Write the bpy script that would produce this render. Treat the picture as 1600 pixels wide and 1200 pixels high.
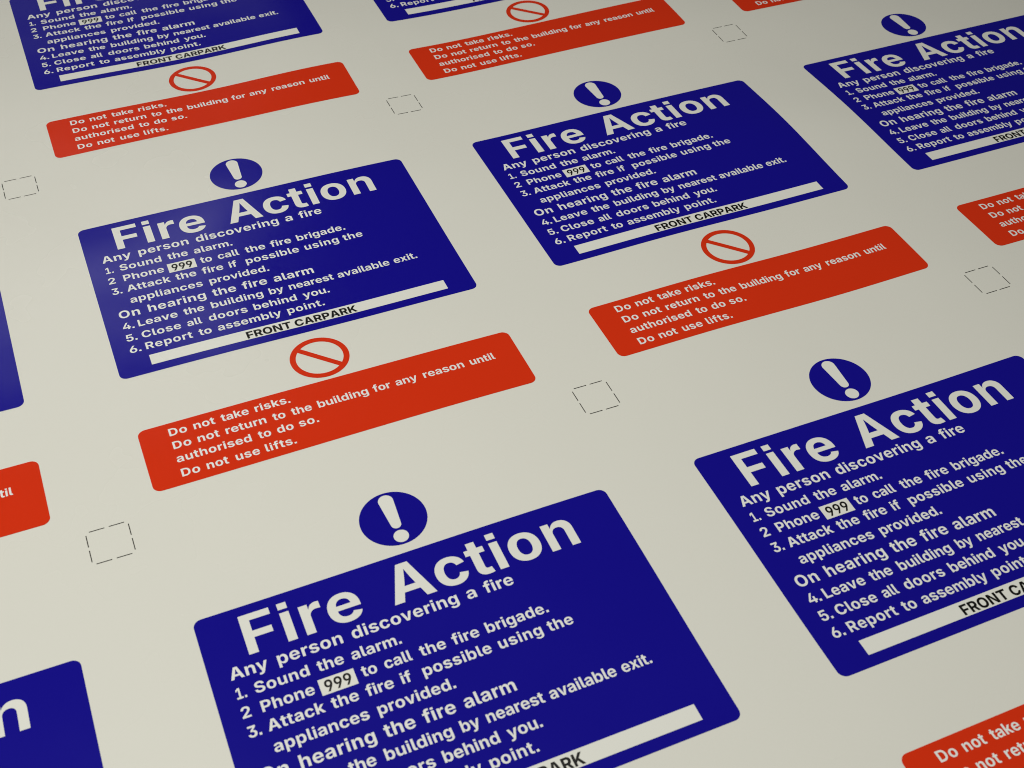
import bpy, bmesh, math, random
from mathutils import Matrix, Vector
from mathutils.geometry import tessellate_polygon

# ------------------------------------------------------------------ scene, camera, light
for o in list(bpy.data.objects):
    bpy.data.objects.remove(o)
S = bpy.context.scene
COL = S.collection
MM = 0.001

# camera: solved from the printed grid (sheet = plane z 0, x along the lines of print, y away)
R = ((0.9204346996796366, 0.3905799468944017, -0.015724780111608855),
     (-0.2668419759901478, 0.6572144727895683, 0.7048861586138025),
     (0.28564895146887104, -0.6446056483150112, 0.70914613069866))
CAM = Vector((-2.56869938, -640.0531546, 471.00225167)) * MM
rt = Vector((R[0][0], -R[0][1], -R[0][2]))
up = -Vector((R[1][0], -R[1][1], -R[1][2]))
bk = -Vector((R[2][0], -R[2][1], -R[2][2]))
cd = bpy.data.cameras.new('camera')
cam = bpy.data.objects.new('camera', cd)
COL.objects.link(cam)
M = Matrix((rt, up, bk)).transposed().to_4x4()
M.translation = CAM
cam.matrix_world = M
cd.sensor_fit = 'HORIZONTAL'
cd.sensor_width = 36.0
cd.lens = 1991.854645796852 / 1600.0 * 36.0
cd.clip_start = 0.01
cd.clip_end = 50.0
cd.dof.use_dof = True
cd.dof.focus_distance = 0.74
cd.dof.aperture_fstop = 22.0
S.camera = cam

W = bpy.data.worlds.new('World')
S.world = W
W.use_nodes = True
bg = W.node_tree.nodes['Background']
bg.inputs[0].default_value = (1.0, 0.98, 0.90, 1)
bg.inputs[1].default_value = 0.02

def area(name, loc, target, sx, sy, power, color):
    ld = bpy.data.lights.new(name, 'AREA')
    ld.shape = 'RECTANGLE'
    ld.size, ld.size_y, ld.energy, ld.color = sx, sy, power, color
    lo = bpy.data.objects.new(name, ld)
    COL.objects.link(lo)
    lo.location = loc
    d = Vector(target) - Vector(loc)
    lo.rotation_euler = d.to_track_quat('-Z', 'Y').to_euler()
    return lo

WARM = (1.0, 0.985, 0.88)
area('ceiling_lamp', (-0.14, -0.28, 1.3), (-0.06, -0.23, 0), 0.42, 0.34, 14.3, WARM)
# the strip lamp and the pale wall beyond it whose gleam lies on the left-hand signs
area('strip_lamp', (0.06, 1.83, 1.5), (0.06, 1.83, 0), 0.66, 0.32, 1.1, (0.97, 0.94, 1.0))
area('far_lamp', (-0.2, 3.5, 1.5), (-0.2, 3.5, 0), 1.9, 1.1, 1.3, (0.99, 0.96, 1.0))

S.view_settings.view_transform = 'Standard'
S.view_settings.look = 'None'
S.view_settings.exposure = 0.0
S.view_settings.gamma = 1.0
S.view_settings.use_curve_mapping = False
S.render.engine = 'CYCLES'
S.cycles.use_denoising = True
S.cycles.filter_width = 1.0

# ------------------------------------------------------------------ the sheet's gentle waves
# (x, y down the sheet, height towards the table), millimetres, spread 45 mm
WAVES = [
    (-150, 110, -0.031), (-150, 150, -0.035), (-110, -90, 0.021), (-110, 70, -0.053), (-110, 110, -0.123), (-110, 150, -0.156),
    (-110, 190, -0.09), (-110, 270, -0.023), (-110, 310, -0.034), (-70, -210, -0.021), (-70, -170, -0.049), (-70, -90, 0.124),
    (-70, -50, 0.118), (-70, 30, -0.06), (-70, 70, -0.06), (-70, 110, -0.105), (-70, 150, -0.242), (-70, 190, -0.191),
    (-70, 310, -0.067), (-70, 350, -0.043), (-30, -210, -0.06), (-30, -170, -0.141), (-30, -130, -0.028), (-30, -90, 0.31),
    (-30, -50, 0.311), (-30, 30, -0.121), (-30, 70, 0.03), (-30, 110, 0.263), (-30, 190, -0.188), (-30, 230, 0.151),
    (-30, 270, 0.135), (-30, 310, -0.038), (-30, 350, -0.045), (10, -210, -0.083), (10, -170, -0.222), (10, -130, -0.159),
    (10, -90, 0.213), (10, -50, 0.276), (10, 30, -0.149), (10, 70, -0.029), (10, 110, 0.286), (10, 150, 0.021),
    (10, 190, -0.185), (10, 230, 0.223), (10, 270, 0.229), (10, 310, 0.02), (10, 350, -0.023), (50, -210, -0.045),
    (50, -170, -0.144), (50, -130, -0.238), (50, -90, -0.211), (50, -50, -0.133), (50, -10, -0.074), (50, 30, -0.043),
    (50, 70, -0.08), (50, 110, -0.126), (50, 150, -0.319), (50, 190, -0.266), (50, 230, 0.091), (50, 270, 0.134),
    (50, 310, 0.022), (90, -210, 0.061), (90, -170, 0.258), (90, -130, 0.378), (90, -90, 0.093), (90, -50, -0.167),
    (90, -10, -0.084), (90, 30, 0.164), (90, 70, 0.335), (90, 110, 0.204), (90, 150, -0.104), (90, 190, -0.174),
    (90, 230, -0.048), (90, 310, -0.028), (90, 350, -0.02), (130, -170, 0.182), (130, -130, 0.439), (130, -90, 0.274),
    (130, -50, -0.069), (130, -10, -0.185), (130, 30, 0.113), (130, 70, 0.62), (130, 110, 0.587), (130, 150, 0.16),
    (130, 190, -0.154), (130, 230, -0.21), (130, 270, -0.136), (130, 310, -0.167), (130, 350, -0.106), (170, -250, -0.083),
    (170, -210, -0.346), (170, -170, -0.712), (170, -130, -0.781), (170, -90, -0.506), (170, -50, -0.251), (170, -10, -0.301),
    (170, 30, -0.184), (170, 70, 0.263), (170, 110, 0.14), (170, 150, -0.106), (170, 190, -0.33), (170, 230, -0.314),
    (170, 270, -0.09), (170, 310, -0.324), (170, 350, -0.249), (170, 390, 0.032), (170, 430, 0.074), (170, 470, -0.057),
    (170, 510, -0.088), (210, -250, -0.094), (210, -210, -0.358), (210, -170, -0.601), (210, -130, -0.399), (210, -50, 0.237),
    (210, -10, 0.149), (210, 30, -0.031), (210, 70, 0.023), (210, 150, 0.172), (210, 190, -0.057), (210, 230, -0.041),
    (210, 270, 0.249), (210, 310, -0.262), (210, 350, -0.25), (210, 390, 0.189), (210, 430, 0.164), (210, 470, -0.239),
    (210, 510, -0.296), (250, -250, -0.039), (250, -210, -0.086), (250, -170, 0.086), (250, -130, 0.445), (250, -90, 0.429),
    (250, -50, 0.326), (250, -10, 0.397), (250, 30, 0.28), (250, 70, 0.184), (250, 110, 0.368), (250, 150, 0.635),
    (250, 190, 0.264), (250, 230, 0.109), (250, 270, 0.259), (250, 310, -0.152), (250, 350, -0.106), (250, 390, 0.314),
    (250, 430, 0.192), (250, 470, -0.379), (250, 510, -0.437), (290, -210, 0.025), (290, -170, 0.181), (290, -130, 0.299),
    (290, -90, 0.101), (290, -10, 0.194), (290, 30, 0.212), (290, 70, 0.141), (290, 110, 0.133), (290, 190, -0.282),
    (290, 230, -0.175), (290, 310, -0.107), (290, 390, 0.213), (290, 430, 0.112), (290, 470, -0.259), (290, 510, -0.289),
    (330, -170, 0.053), (330, -130, 0.054), (330, -90, -0.033), (330, -50, -0.03), (330, -10, 0.061), (330, 30, 0.039),
    (330, 70, -0.028), (330, 110, -0.158), (330, 150, -0.482), (330, 190, -0.5), (330, 230, -0.119), (330, 270, 0.024),
    (330, 310, -0.034), (330, 390, 0.061), (330, 430, 0.031), (330, 470, -0.079), (330, 510, -0.086), (370, -130, -0.074),
    (370, -90, -0.119), (370, -50, 0.027), (370, -10, 0.152), (370, 30, -0.121), (370, 70, -0.207), (370, 110, 0.206),
    (370, 150, 0.282), (370, 190, 0.352), (370, 230, 0.56), (370, 270, 0.273), (370, 310, -0.034), (370, 350, -0.053),
    (410, -170, -0.066), (410, -130, -0.257), (410, -90, -0.364), (410, -50, 0.108), (410, -10, 0.471), (410, 30, -0.407),
    (410, 70, -0.713), (410, 110, 0.41), (410, 150, 0.179), (410, 190, -0.172), (410, 230, 0.529), (410, 270, 0.284),
    (410, 310, -0.218), (410, 350, -0.179), (410, 390, -0.043), (450, -170, -0.096), (450, -130, -0.372), (450, -90, -0.525),
    (450, -50, 0.16), (450, -10, 0.692), (450, 30, -0.574), (450, 70, -1.052), (450, 110, 0.497), (450, 190, -0.837),
    (450, 230, 0.036), (450, 270, 0.023), (450, 310, -0.402), (450, 350, -0.265), (450, 390, -0.063), (490, -170, -0.063),
    (490, -130, -0.244), (490, -90, -0.342), (490, -50, 0.119), (490, -10, 0.483), (490, 30, -0.355), (490, 70, -0.706),
    (490, 110, 0.364), (490, 150, 0.281), (490, 190, -0.288), (490, 270, -0.066), (490, 310, -0.288), (490, 350, -0.175),
    (490, 390, -0.041), (530, -130, -0.072), (530, -90, -0.099), (530, -50, 0.049), (530, -10, 0.168), (530, 30, -0.093),
    (530, 70, -0.245), (530, 110, 0.039), (530, 150, 0.089), (530, 230, 0.031), (530, 270, -0.024), (530, 310, -0.088),
    (530, 350, -0.052), (570, -10, 0.032), (570, 70, -0.049), (570, 110, -0.035), (570, 150, -0.022),
]
def height(x, y):
    """height of the sheet above the table in mm at x, y (y up the sheet), mm"""
    z = 0.0
    for a, b, c in WAVES:
        d = (x - a) ** 2 + (-y - b) ** 2
        if d < 27000.0:
            z -= c * math.exp(-d / 4050.0)
    return z

# ------------------------------------------------------------------ materials
def material(name, base, rough, mottle, spec=0.5, bump=0.012, dark=0.0):
    m = bpy.data.materials.new(name)
    m.use_nodes = True
    nt = m.node_tree
    n, l = nt.nodes, nt.links
    b = n['Principled BSDF']
    b.inputs['Roughness'].default_value = rough
    b.inputs['Specular IOR Level'].default_value = spec
    tc = n.new('ShaderNodeNewGeometry')
    mp = n.new('ShaderNodeMapping')
    l.new(tc.outputs['Position'], mp.inputs['Vector'])
    n1 = n.new('ShaderNodeTexNoise')
    n1.inputs['Scale'].default_value = 16.0
    n1.inputs['Detail'].default_value = 3.0
    n2 = n.new('ShaderNodeTexNoise')
    n2.inputs['Scale'].default_value = 900.0
    n2.inputs['Detail'].default_value = 2.0
    l.new(mp.outputs[0], n1.inputs['Vector'])
    l.new(mp.outputs[0], n2.inputs['Vector'])
    # slow, faint unevenness of the ink or film, and fine grain
    mx = n.new('ShaderNodeMixRGB')
    mx.inputs['Color1'].default_value = (*[c * (1 - mottle) for c in base], 1)
    mx.inputs['Color2'].default_value = (*[min(1, c * (1 + mottle)) for c in base], 1)
    ad = n.new('ShaderNodeMath'); ad.operation = 'MULTIPLY_ADD'
    ad.inputs[1].default_value = 0.45
    sc = n.new('ShaderNodeMath'); sc.operation = 'MULTIPLY'
    sc.inputs[1].default_value = 0.55
    l.new(n2.outputs['Fac'], sc.inputs[0])
    l.new(n1.outputs['Fac'], ad.inputs[0])
    l.new(sc.outputs[0], ad.inputs[2])
    l.new(ad.outputs[0], mx.inputs['Fac'])
    l.new(mx.outputs[0], b.inputs['Base Color'])
    rr = n.new('ShaderNodeMapRange')
    rr.inputs['To Min'].default_value = rough - 0.03
    rr.inputs['To Max'].default_value = rough + 0.05
    l.new(n1.outputs['Fac'], rr.inputs['Value'])
    l.new(rr.outputs[0], b.inputs['Roughness'])
    bp = n.new('ShaderNodeBump')
    bp.inputs['Strength'].default_value = 0.14
    bp.inputs['Distance'].default_value = bump
    n3 = n.new('ShaderNodeTexNoise')
    n3.inputs['Scale'].default_value = 9.0
    n3.inputs['Detail'].default_value = 1.5
    l.new(mp.outputs[0], n3.inputs['Vector'])
    l.new(n3.outputs['Fac'], bp.inputs['Height'])
    l.new(bp.outputs[0], b.inputs['Normal'])
    return m

VINYL = material('white_vinyl', (0.80, 0.797, 0.760), 0.26, 0.012)
BARE = material('unprinted_white', (0.88, 0.89, 0.90), 0.26, 0.012)
LETTER = material('unprinted_letter', (0.85, 0.855, 0.83), 0.26, 0.012)
BLUE = material('blue_ink', (0.0076, 0.0046, 0.300), 0.17, 0.04)
RED = material('red_ink', (0.73, 0.036, 0.0072), 0.17, 0.04)
BLACK = material('black_ink', (0.006, 0.0055, 0.005), 0.35, 0.04)
GREY = material('grey_ink', (0.035, 0.032, 0.026), 0.4, 0.04)

# ------------------------------------------------------------------ letterforms (outline points, 2048 per em; * marks a curve handle)
BOLD = {
    '.': '550|117,-19 117,297 436,297 436,-19',
    '1': '1324|1184,0 177,0 177,247 569,247 569,1221 559,1221 218,980 218,1259 547,1490 874,1490 874,247 1184,247',
    '2': '1324|1196,0 142,0 142,220 670,715 765,813 785,834 803,856 819,877 833,898 845,918 856,939 865,960 872,982 877,1004 880,1027 881,1051 879,1077 876,1101 870,1124 861,1146 850,1166 837,1184 823,1201 806,1215 788,1228 768,1240 747,1249 724,1256 700,1261 675,1265 649,1266 622,1264 597,1261 572,1256 550,1248 528,1238 508,1225 491,1211 475,1195 460,1177 448,1158 438,1136 430,1113 424,1088 421,1061 420,1033 129,1033 131,1090 139,1143 153,1194 171,1241 195,1286 223,1326 256,1363 293,1397 334,1426 379,1451 428,1472 479,1489 534,1501 591,1508 652,1510 713,1508 771,1501 827,1490 878,1474 927,1454 972,1429 1013,1402 1050,1371 1082,1336 1111,1298 1134,1257 1153,1214 1166,1169 1174,1121 1176,1070 1175,1037 1171,1004 1164,971 1155,938 1144,906 1129,873 1110,838 1086,802 1059,764 1028,725 992,683 950,638 903,590 850,538 792,484 566,262 566,251 1196,251',
    '3': '1324|710,-18 646,-20 583,-18 523,-11 465,0 411,15 359,35 311,58 268,85 228,116 193,150 161,188 135,228 114,272 98,318 88,367 83,418 392,418 395,396 400,375 408,355 419,336 431,319 446,303 462,289 481,276 500,265 522,255 545,247 569,241 594,236 620,234 647,233 676,234 703,237 729,242 754,249 777,259 798,270 818,283 835,298 851,316 865,335 876,355 885,378 892,402 896,428 897,456 896,481 892,505 885,528 877,551 865,573 851,593 835,612 815,629 794,644 770,658 743,670 714,679 682,685 647,689 610,690 448,690 448,894 785,1228 785,1238 158,1238 158,1490 1155,1490 1155,1268 734,864 787,864 845,858 900,846 952,828 999,805 1043,778 1081,747 1116,712 1146,673 1171,631 1190,586 1204,539 1212,489 1215,437 1212,383 1203,332 1188,284 1167,239 1141,196 1109,157 1072,121 1032,90 987,61 938,37 885,16 829,0 771,-11',
    '4': '1324|1258,265 1066,265 1066,0 779,0 779,265 65,265 65,506 624,1490 919,1490 373,523 373,511 788,511 788,930 1066,930 1066,511 1258,511',
    '5': '1324|713,-17 649,-20 589,-18 532,-11 477,0 425,16 376,36 330,61 288,88 250,119 217,154 187,192 162,232 142,275 127,321 118,368 114,418 411,418 413,396 418,374 425,353 435,334 446,316 460,299 476,283 493,270 512,257 532,247 554,238 576,231 599,226 624,223 649,222 678,223 706,227 732,234 757,244 781,256 803,270 823,287 841,306 857,326 871,349 883,374 892,400 899,428 903,457 904,488 903,519 899,548 892,577 883,603 870,629 856,652 840,673 821,692 801,709 778,724 754,736 729,746 702,753 673,757 643,758 617,757 591,754 565,749 540,741 515,731 491,720 470,707 451,693 434,677 419,660 145,708 217,1490 1118,1490 1118,1238 470,1238 431,861 439,861 457,882 477,901 501,919 528,935 558,950 590,963 623,973 658,980 695,984 733,985 772,984 811,980 848,972 884,962 919,949 952,934 983,916 1013,895 1041,873 1067,848 1091,820 1113,791 1133,760 1150,727 1165,692 1178,655 1188,618 1195,578 1199,538 1200,495 1197,437 1189,381 1175,328 1156,277 1131,229 1101,185 1066,144 1027,107 984,75 937,46 886,22 831,4 774,-9',
    '6': '1324|726,-17 666,-20 608,-18 552,-10 498,2 446,18 396,40 349,66 305,96 266,131 231,169 200,212 173,259 153,310 138,364 129,422 126,483 128,530 134,577 143,624 156,670 173,717 194,765 219,815 248,868 281,923 318,980 663,1490 971,1490 584,923 595,927 621,935 648,940 676,945 705,947 736,948 789,946 840,939 888,928 934,912 977,893 1016,868 1052,841 1085,809 1113,773 1139,734 1160,691 1176,645 1188,595 1195,543 1197,487 1194,428 1186,372 1172,319 1153,269 1128,221 1099,178 1065,138 1027,103 985,71 940,44 890,21 838,3 784,-10/636,222 664,220 692,222 719,226 745,232 769,242 792,254 813,268 832,285 850,303 865,324 879,346 890,370 899,396 906,422 909,450 911,480 909,509 906,538 899,565 890,590 879,614 865,636 850,657 832,675 813,691 792,706 769,718 745,727 719,734 692,738 664,739 636,738 610,734 584,727 560,718 537,706 516,692 496,676 479,657 463,637 449,615 438,591 429,566 423,539 419,511 418,481 419,452 423,424 429,397 438,371 449,347 463,324 479,304 496,285 516,268 537,254 560,242 584,232 610,226',
    'A': '1529|386,0 49,0 558,1490 958,1490 1480,0 1141,0 1026,346 497,346/947,585 902,719 885,776 867,834 850,895 832,958 755,1251 682,956 666,893 649,833 633,775 616,719 573,585',
    'C': '1515|841,-18 786,-20 708,-16 634,-6 563,12 495,38 431,70 371,109 317,155 267,207 223,266 184,331 152,402 126,479 108,562 98,650 94,744 98,838 109,927 127,1010 152,1087 185,1159 224,1224 269,1283 318,1335 373,1381 433,1420 497,1452 565,1478 635,1496 709,1506 786,1510 836,1509 885,1504 932,1497 978,1487 1022,1475 1065,1459 1106,1441 1145,1420 1182,1397 1217,1371 1250,1343 1280,1312 1308,1278 1333,1243 1356,1205 1376,1164 1394,1122 1408,1077 1419,1030 1427,980 1118,980 1113,1004 1107,1027 1099,1049 1090,1070 1080,1090 1068,1108 1055,1126 1040,1142 1025,1157 1009,1171 991,1184 972,1195 953,1205 932,1214 911,1222 889,1228 866,1233 842,1236 817,1238 792,1239 747,1237 704,1230 663,1218 624,1202 588,1181 555,1156 524,1126 497,1092 473,1055 452,1012 435,966 421,917 411,863 406,805 404,744 406,682 412,623 421,569 435,519 453,473 474,431 498,394 526,360 556,331 589,307 625,287 663,271 704,260 746,253 791,251 816,252 841,254 864,257 887,262 910,269 931,276 951,285 971,295 990,307 1007,319 1024,333 1040,348 1054,365 1067,382 1080,401 1090,420 1100,441 1108,463 1114,486 1119,510 1428,510 1422,468 1412,428 1400,388 1385,349 1367,311 1346,274 1322,238 1296,204 1267,172 1235,141 1201,113 1164,86 1125,63 1084,42 1040,23 993,8 945,-4 894,-13',
    'D': '1479|747,4 658,0 135,0 135,1490 664,1490 751,1486 833,1476 911,1458 983,1433 1050,1401 1111,1362 1167,1317 1217,1266 1260,1208 1298,1145 1329,1075 1354,1001 1371,921 1382,836 1385,746 1382,655 1371,570 1354,490 1329,416 1298,346 1260,282 1216,225 1166,173 1110,128 1048,89 981,57 908,32 830,14/440,263 644,263 700,265 752,271 800,281 845,296 885,314 922,337 956,364 985,395 1010,431 1032,472 1050,517 1064,567 1073,622 1079,681 1081,746 1079,810 1073,869 1063,924 1050,974 1032,1019 1010,1059 984,1095 955,1126 922,1153 886,1176 845,1194 801,1209 753,1219 701,1225 646,1227 440,1227',
    'F': '1202|440,0 135,0 135,1490 1115,1490 1115,1237 440,1237 440,821 1049,821 1049,572 440,572',
    'L': '1158|1083,0 135,0 135,1490 440,1490 440,253 1083,253',
    'O': '1578|867,-16 789,-20 712,-16 638,-6 567,12 499,38 434,70 374,109 319,155 269,207 225,266 185,331 152,402 127,479 109,562 98,650 94,744 98,838 109,927 127,1010 152,1087 185,1159 225,1224 269,1283 319,1335 374,1381 434,1420 499,1452 567,1478 638,1496 712,1506 789,1510 867,1506 941,1496 1012,1478 1080,1452 1144,1420 1204,1381 1259,1335 1309,1283 1353,1224 1393,1159 1425,1087 1451,1010 1469,927 1480,838 1484,744 1480,650 1469,561 1451,479 1425,402 1393,331 1353,265 1309,207 1259,155 1204,109 1144,70 1080,37 1012,12 941,-6/744,253 789,251 835,253 877,260 918,271 956,287 992,308 1025,333 1055,362 1081,395 1105,433 1126,475 1143,521 1157,571 1167,624 1172,682 1174,744 1172,806 1167,865 1157,919 1143,969 1126,1015 1105,1057 1081,1095 1055,1128 1025,1157 992,1182 956,1203 918,1219 877,1230 835,1237 789,1239 744,1237 702,1230 661,1218 623,1203 587,1182 554,1157 524,1128 497,1094 473,1057 452,1015 435,968 421,918 411,864 406,806 404,744 406,682 411,625 421,571 435,521 452,475 473,433 497,395 524,362 554,333 587,308 623,287 661,272 702,260',
    'P': '1327|440,0 135,0 135,1490 716,1490 782,1487 844,1480 901,1467 955,1449 1005,1425 1050,1398 1091,1366 1127,1330 1159,1291 1186,1247 1209,1201 1226,1151 1239,1099 1246,1044 1249,987 1246,929 1239,874 1226,822 1208,773 1185,727 1158,684 1125,644 1089,609 1047,578 1001,550 951,527 897,510 838,497 776,489 709,487 440,487/440,733 660,733 696,734 730,738 760,745 789,754 814,765 837,779 858,795 876,813 891,833 904,855 915,879 923,904 929,930 933,958 934,987 933,1016 929,1044 923,1071 915,1096 904,1119 891,1141 876,1160 858,1178 837,1193 814,1207 788,1218 760,1227 729,1233 696,1237 659,1238 440,1238',
    'R': '1345|440,0 135,0 135,1490 716,1490 782,1488 844,1480 901,1468 955,1452 1005,1430 1050,1404 1091,1374 1127,1340 1159,1302 1186,1261 1209,1216 1226,1168 1239,1116 1246,1062 1249,1005 1246,948 1239,894 1226,843 1208,795 1185,751 1158,711 1125,674 1089,642 1047,613 1001,588 985,582 1302,0 964,0 680,532 440,532/440,779 660,779 696,780 730,783 760,788 789,795 814,804 837,816 857,829 875,844 891,861 904,880 915,901 923,924 929,949 933,976 934,1005 933,1034 929,1062 923,1087 915,1111 904,1132 891,1152 875,1170 857,1186 837,1199 814,1211 788,1221 760,1228 729,1234 696,1237 659,1238 440,1238',
    'S': '1341|752,-19 681,-22 612,-19 546,-13 483,-2 425,14 370,33 319,57 273,86 232,118 195,155 163,196 137,241 115,290 100,344 89,401 85,462 382,462 385,433 392,406 401,381 412,358 427,337 443,317 462,300 483,285 506,272 531,261 558,252 586,245 615,240 646,237 678,236 710,237 740,240 768,244 795,251 820,260 844,270 865,282 884,295 900,310 915,326 927,344 937,363 943,383 947,404 949,426 948,446 944,464 938,481 929,497 918,512 905,525 890,538 872,550 853,561 831,571 807,580 781,590 753,599 724,607 528,656 456,676 390,701 331,730 278,763 232,800 193,842 163,889 142,941 129,999 125,1061 127,1114 136,1164 151,1211 171,1255 197,1297 229,1336 264,1371 304,1402 348,1430 397,1454 449,1474 504,1490 561,1501 622,1508 685,1510 750,1508 811,1501 868,1490 923,1474 973,1453 1020,1429 1063,1401 1102,1370 1136,1335 1165,1297 1190,1255 1210,1211 1224,1165 1233,1117 1236,1065 941,1065 935,1100 925,1131 909,1158 889,1183 865,1204 835,1222 803,1236 766,1246 726,1251 682,1253 652,1253 624,1250 597,1245 573,1239 550,1231 529,1222 510,1211 493,1198 479,1185 466,1170 456,1154 448,1137 442,1119 439,1100 438,1081 439,1059 443,1040 450,1022 459,1005 471,990 485,976 501,963 519,951 538,940 559,931 581,922 604,914 627,906 651,899 848,851 884,841 919,829 953,816 986,803 1017,788 1047,771 1076,753 1103,734 1128,714 1151,692 1172,669 1191,644 1208,618 1222,590 1235,560 1244,529 1251,496 1255,461 1256,424 1254,372 1245,322 1232,274 1213,230 1188,188 1158,150 1124,115 1084,84 1040,57 991,33 938,13 880,-2 818,-13',
    'a': '1189|473,-21 440,-22 398,-20 359,-16 320,-8 284,2 249,16 217,32 188,52 161,74 137,100 117,128 99,159 86,193 76,230 70,270 68,313 70,349 74,383 81,414 90,443 103,469 117,493 134,515 153,536 174,554 196,570 221,585 246,598 273,609 302,620 331,628 362,636 393,642 425,648 457,653 646,675 669,678 689,683 706,688 721,695 733,702 743,710 751,719 757,730 760,742 761,756 760,779 758,797 754,813 748,828 741,842 732,855 722,866 710,876 696,885 682,893 665,899 647,904 628,907 608,910 586,910 563,910 542,907 522,904 503,899 485,893 469,885 453,877 439,868 426,857 415,846 405,834 395,822 388,809 381,795 375,781 100,826 113,864 129,900 148,933 171,964 196,992 224,1018 255,1041 288,1062 324,1080 363,1096 403,1109 446,1119 491,1126 538,1131 586,1132 622,1131 658,1129 693,1124 727,1118 762,1111 795,1101 827,1090 857,1076 886,1061 914,1044 940,1025 964,1003 985,980 1004,954 1021,927 1036,897 1047,864 1055,829 1060,792 1061,753 1061,0 777,0 777,155 767,155 755,135 742,116 728,97 712,80 695,63 676,48 656,34 634,22 611,11 587,1 560,-7 533,-14 504,-18/505,189 525,189 552,190 579,193 603,199 627,207 649,217 670,229 688,243 705,258 720,275 733,293 744,313 752,333 759,354 762,377 763,400 763,521 757,517 750,513 520,466 499,462 480,457 461,451 444,444 428,437 414,428 401,418 389,408 379,396 371,384 364,370 359,355 357,339 356,321 357,305 359,289 364,274 370,261 378,248 387,237 398,227 410,218 423,210 438,204 453,198 470,194 487,191',
    'b': '1291|805,-16 754,-19 719,-17 686,-14 655,-8 627,1 600,12 576,25 554,39 533,54 514,71 498,88 483,107 469,125 457,143 447,161 437,179 423,179 423,0 128,0 128,1490 428,1490 428,930 437,930 446,948 457,966 468,984 482,1003 496,1021 513,1039 531,1056 551,1072 573,1087 598,1100 624,1112 653,1120 685,1127 719,1131 756,1132 805,1129 852,1122 897,1109 941,1091 983,1068 1022,1040 1059,1006 1092,968 1121,925 1148,876 1170,822 1187,764 1200,700 1207,631 1209,557 1207,485 1200,417 1188,355 1171,296 1149,243 1124,194 1095,150 1062,111 1026,77 986,48 944,24 900,5 853,-8/632,223 662,222 692,224 721,229 747,237 771,249 794,265 814,283 832,304 848,328 862,355 874,384 884,415 892,448 897,483 901,520 902,558 901,596 897,633 892,668 884,700 874,731 863,760 849,786 833,810 814,831 794,849 772,864 747,876 721,885 692,890 662,892 632,890 604,885 578,877 553,865 531,850 511,833 492,812 476,789 461,763 449,735 439,704 431,670 426,635 422,598 421,558 422,519 426,481 431,446 439,413 449,382 462,353 476,327 493,303 511,282 532,264 554,249 578,237 604,229',
    'c': '1205|667,-21 628,-22 562,-19 500,-10 442,4 388,24 337,50 290,82 248,117 210,158 177,203 148,252 124,306 105,363 92,423 84,487 81,554 84,622 92,686 105,747 124,804 148,858 177,907 210,952 248,993 290,1029 337,1060 388,1086 442,1106 500,1120 562,1129 628,1132 667,1131 705,1128 742,1123 777,1115 811,1106 844,1095 875,1082 905,1067 933,1050 960,1032 985,1012 1008,990 1030,967 1049,942 1067,915 1083,887 1096,857 1108,826 1117,794 1125,760 846,708 842,725 837,742 831,757 825,772 818,786 810,800 802,812 792,824 783,835 772,846 761,855 749,863 736,871 723,877 709,883 695,888 680,891 664,894 648,895 631,896 600,894 571,889 544,880 519,868 496,853 476,834 457,813 441,789 427,762 415,733 405,701 397,668 391,632 388,595 387,555 388,516 391,479 397,444 405,410 415,379 427,349 441,322 457,298 476,277 496,258 519,242 544,230 571,221 600,216 631,214 648,215 664,216 680,219 696,223 710,228 724,233 738,240 751,248 763,257 774,266 785,277 795,288 804,301 813,314 821,328 828,343 834,359 840,375 844,392 848,409 1127,358 1119,323 1110,290 1098,258 1085,228 1069,199 1051,172 1032,147 1010,123 987,101 962,80 935,61 907,44 877,29 846,16 813,4 778,-5 742,-12 705,-18',
    'd': '1291|572,-17 536,-19 486,-16 438,-8 392,5 347,24 305,48 265,77 229,111 196,150 167,194 141,243 120,296 103,355 91,417 84,485 81,557 84,631 91,700 104,764 121,822 143,876 170,925 199,968 232,1006 269,1040 308,1068 350,1091 394,1109 439,1122 486,1129 535,1132 572,1131 606,1127 637,1120 666,1112 693,1100 717,1087 740,1072 760,1056 778,1039 795,1021 810,1003 823,984 835,966 845,948 853,930 863,930 863,1490 1163,1490 1163,0 868,0 868,179 853,179 844,161 834,143 822,125 808,107 793,88 776,71 758,54 737,39 715,25 691,12 665,1 636,-8 605,-14/599,224 629,222 659,223 686,229 713,237 737,249 759,264 780,282 798,303 815,327 829,353 841,382 851,413 859,446 865,481 868,519 869,558 868,598 865,635 859,670 852,704 841,735 829,763 815,789 799,812 780,833 760,850 737,865 713,877 687,885 659,890 629,892 598,890 570,885 544,876 519,864 497,849 477,831 458,810 442,786 428,760 416,731 406,700 399,668 393,633 390,596 389,558 390,520 393,483 399,448 407,415 416,384 428,355 443,328 459,304 477,283 498,265 520,249 544,237 571,229',
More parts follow.
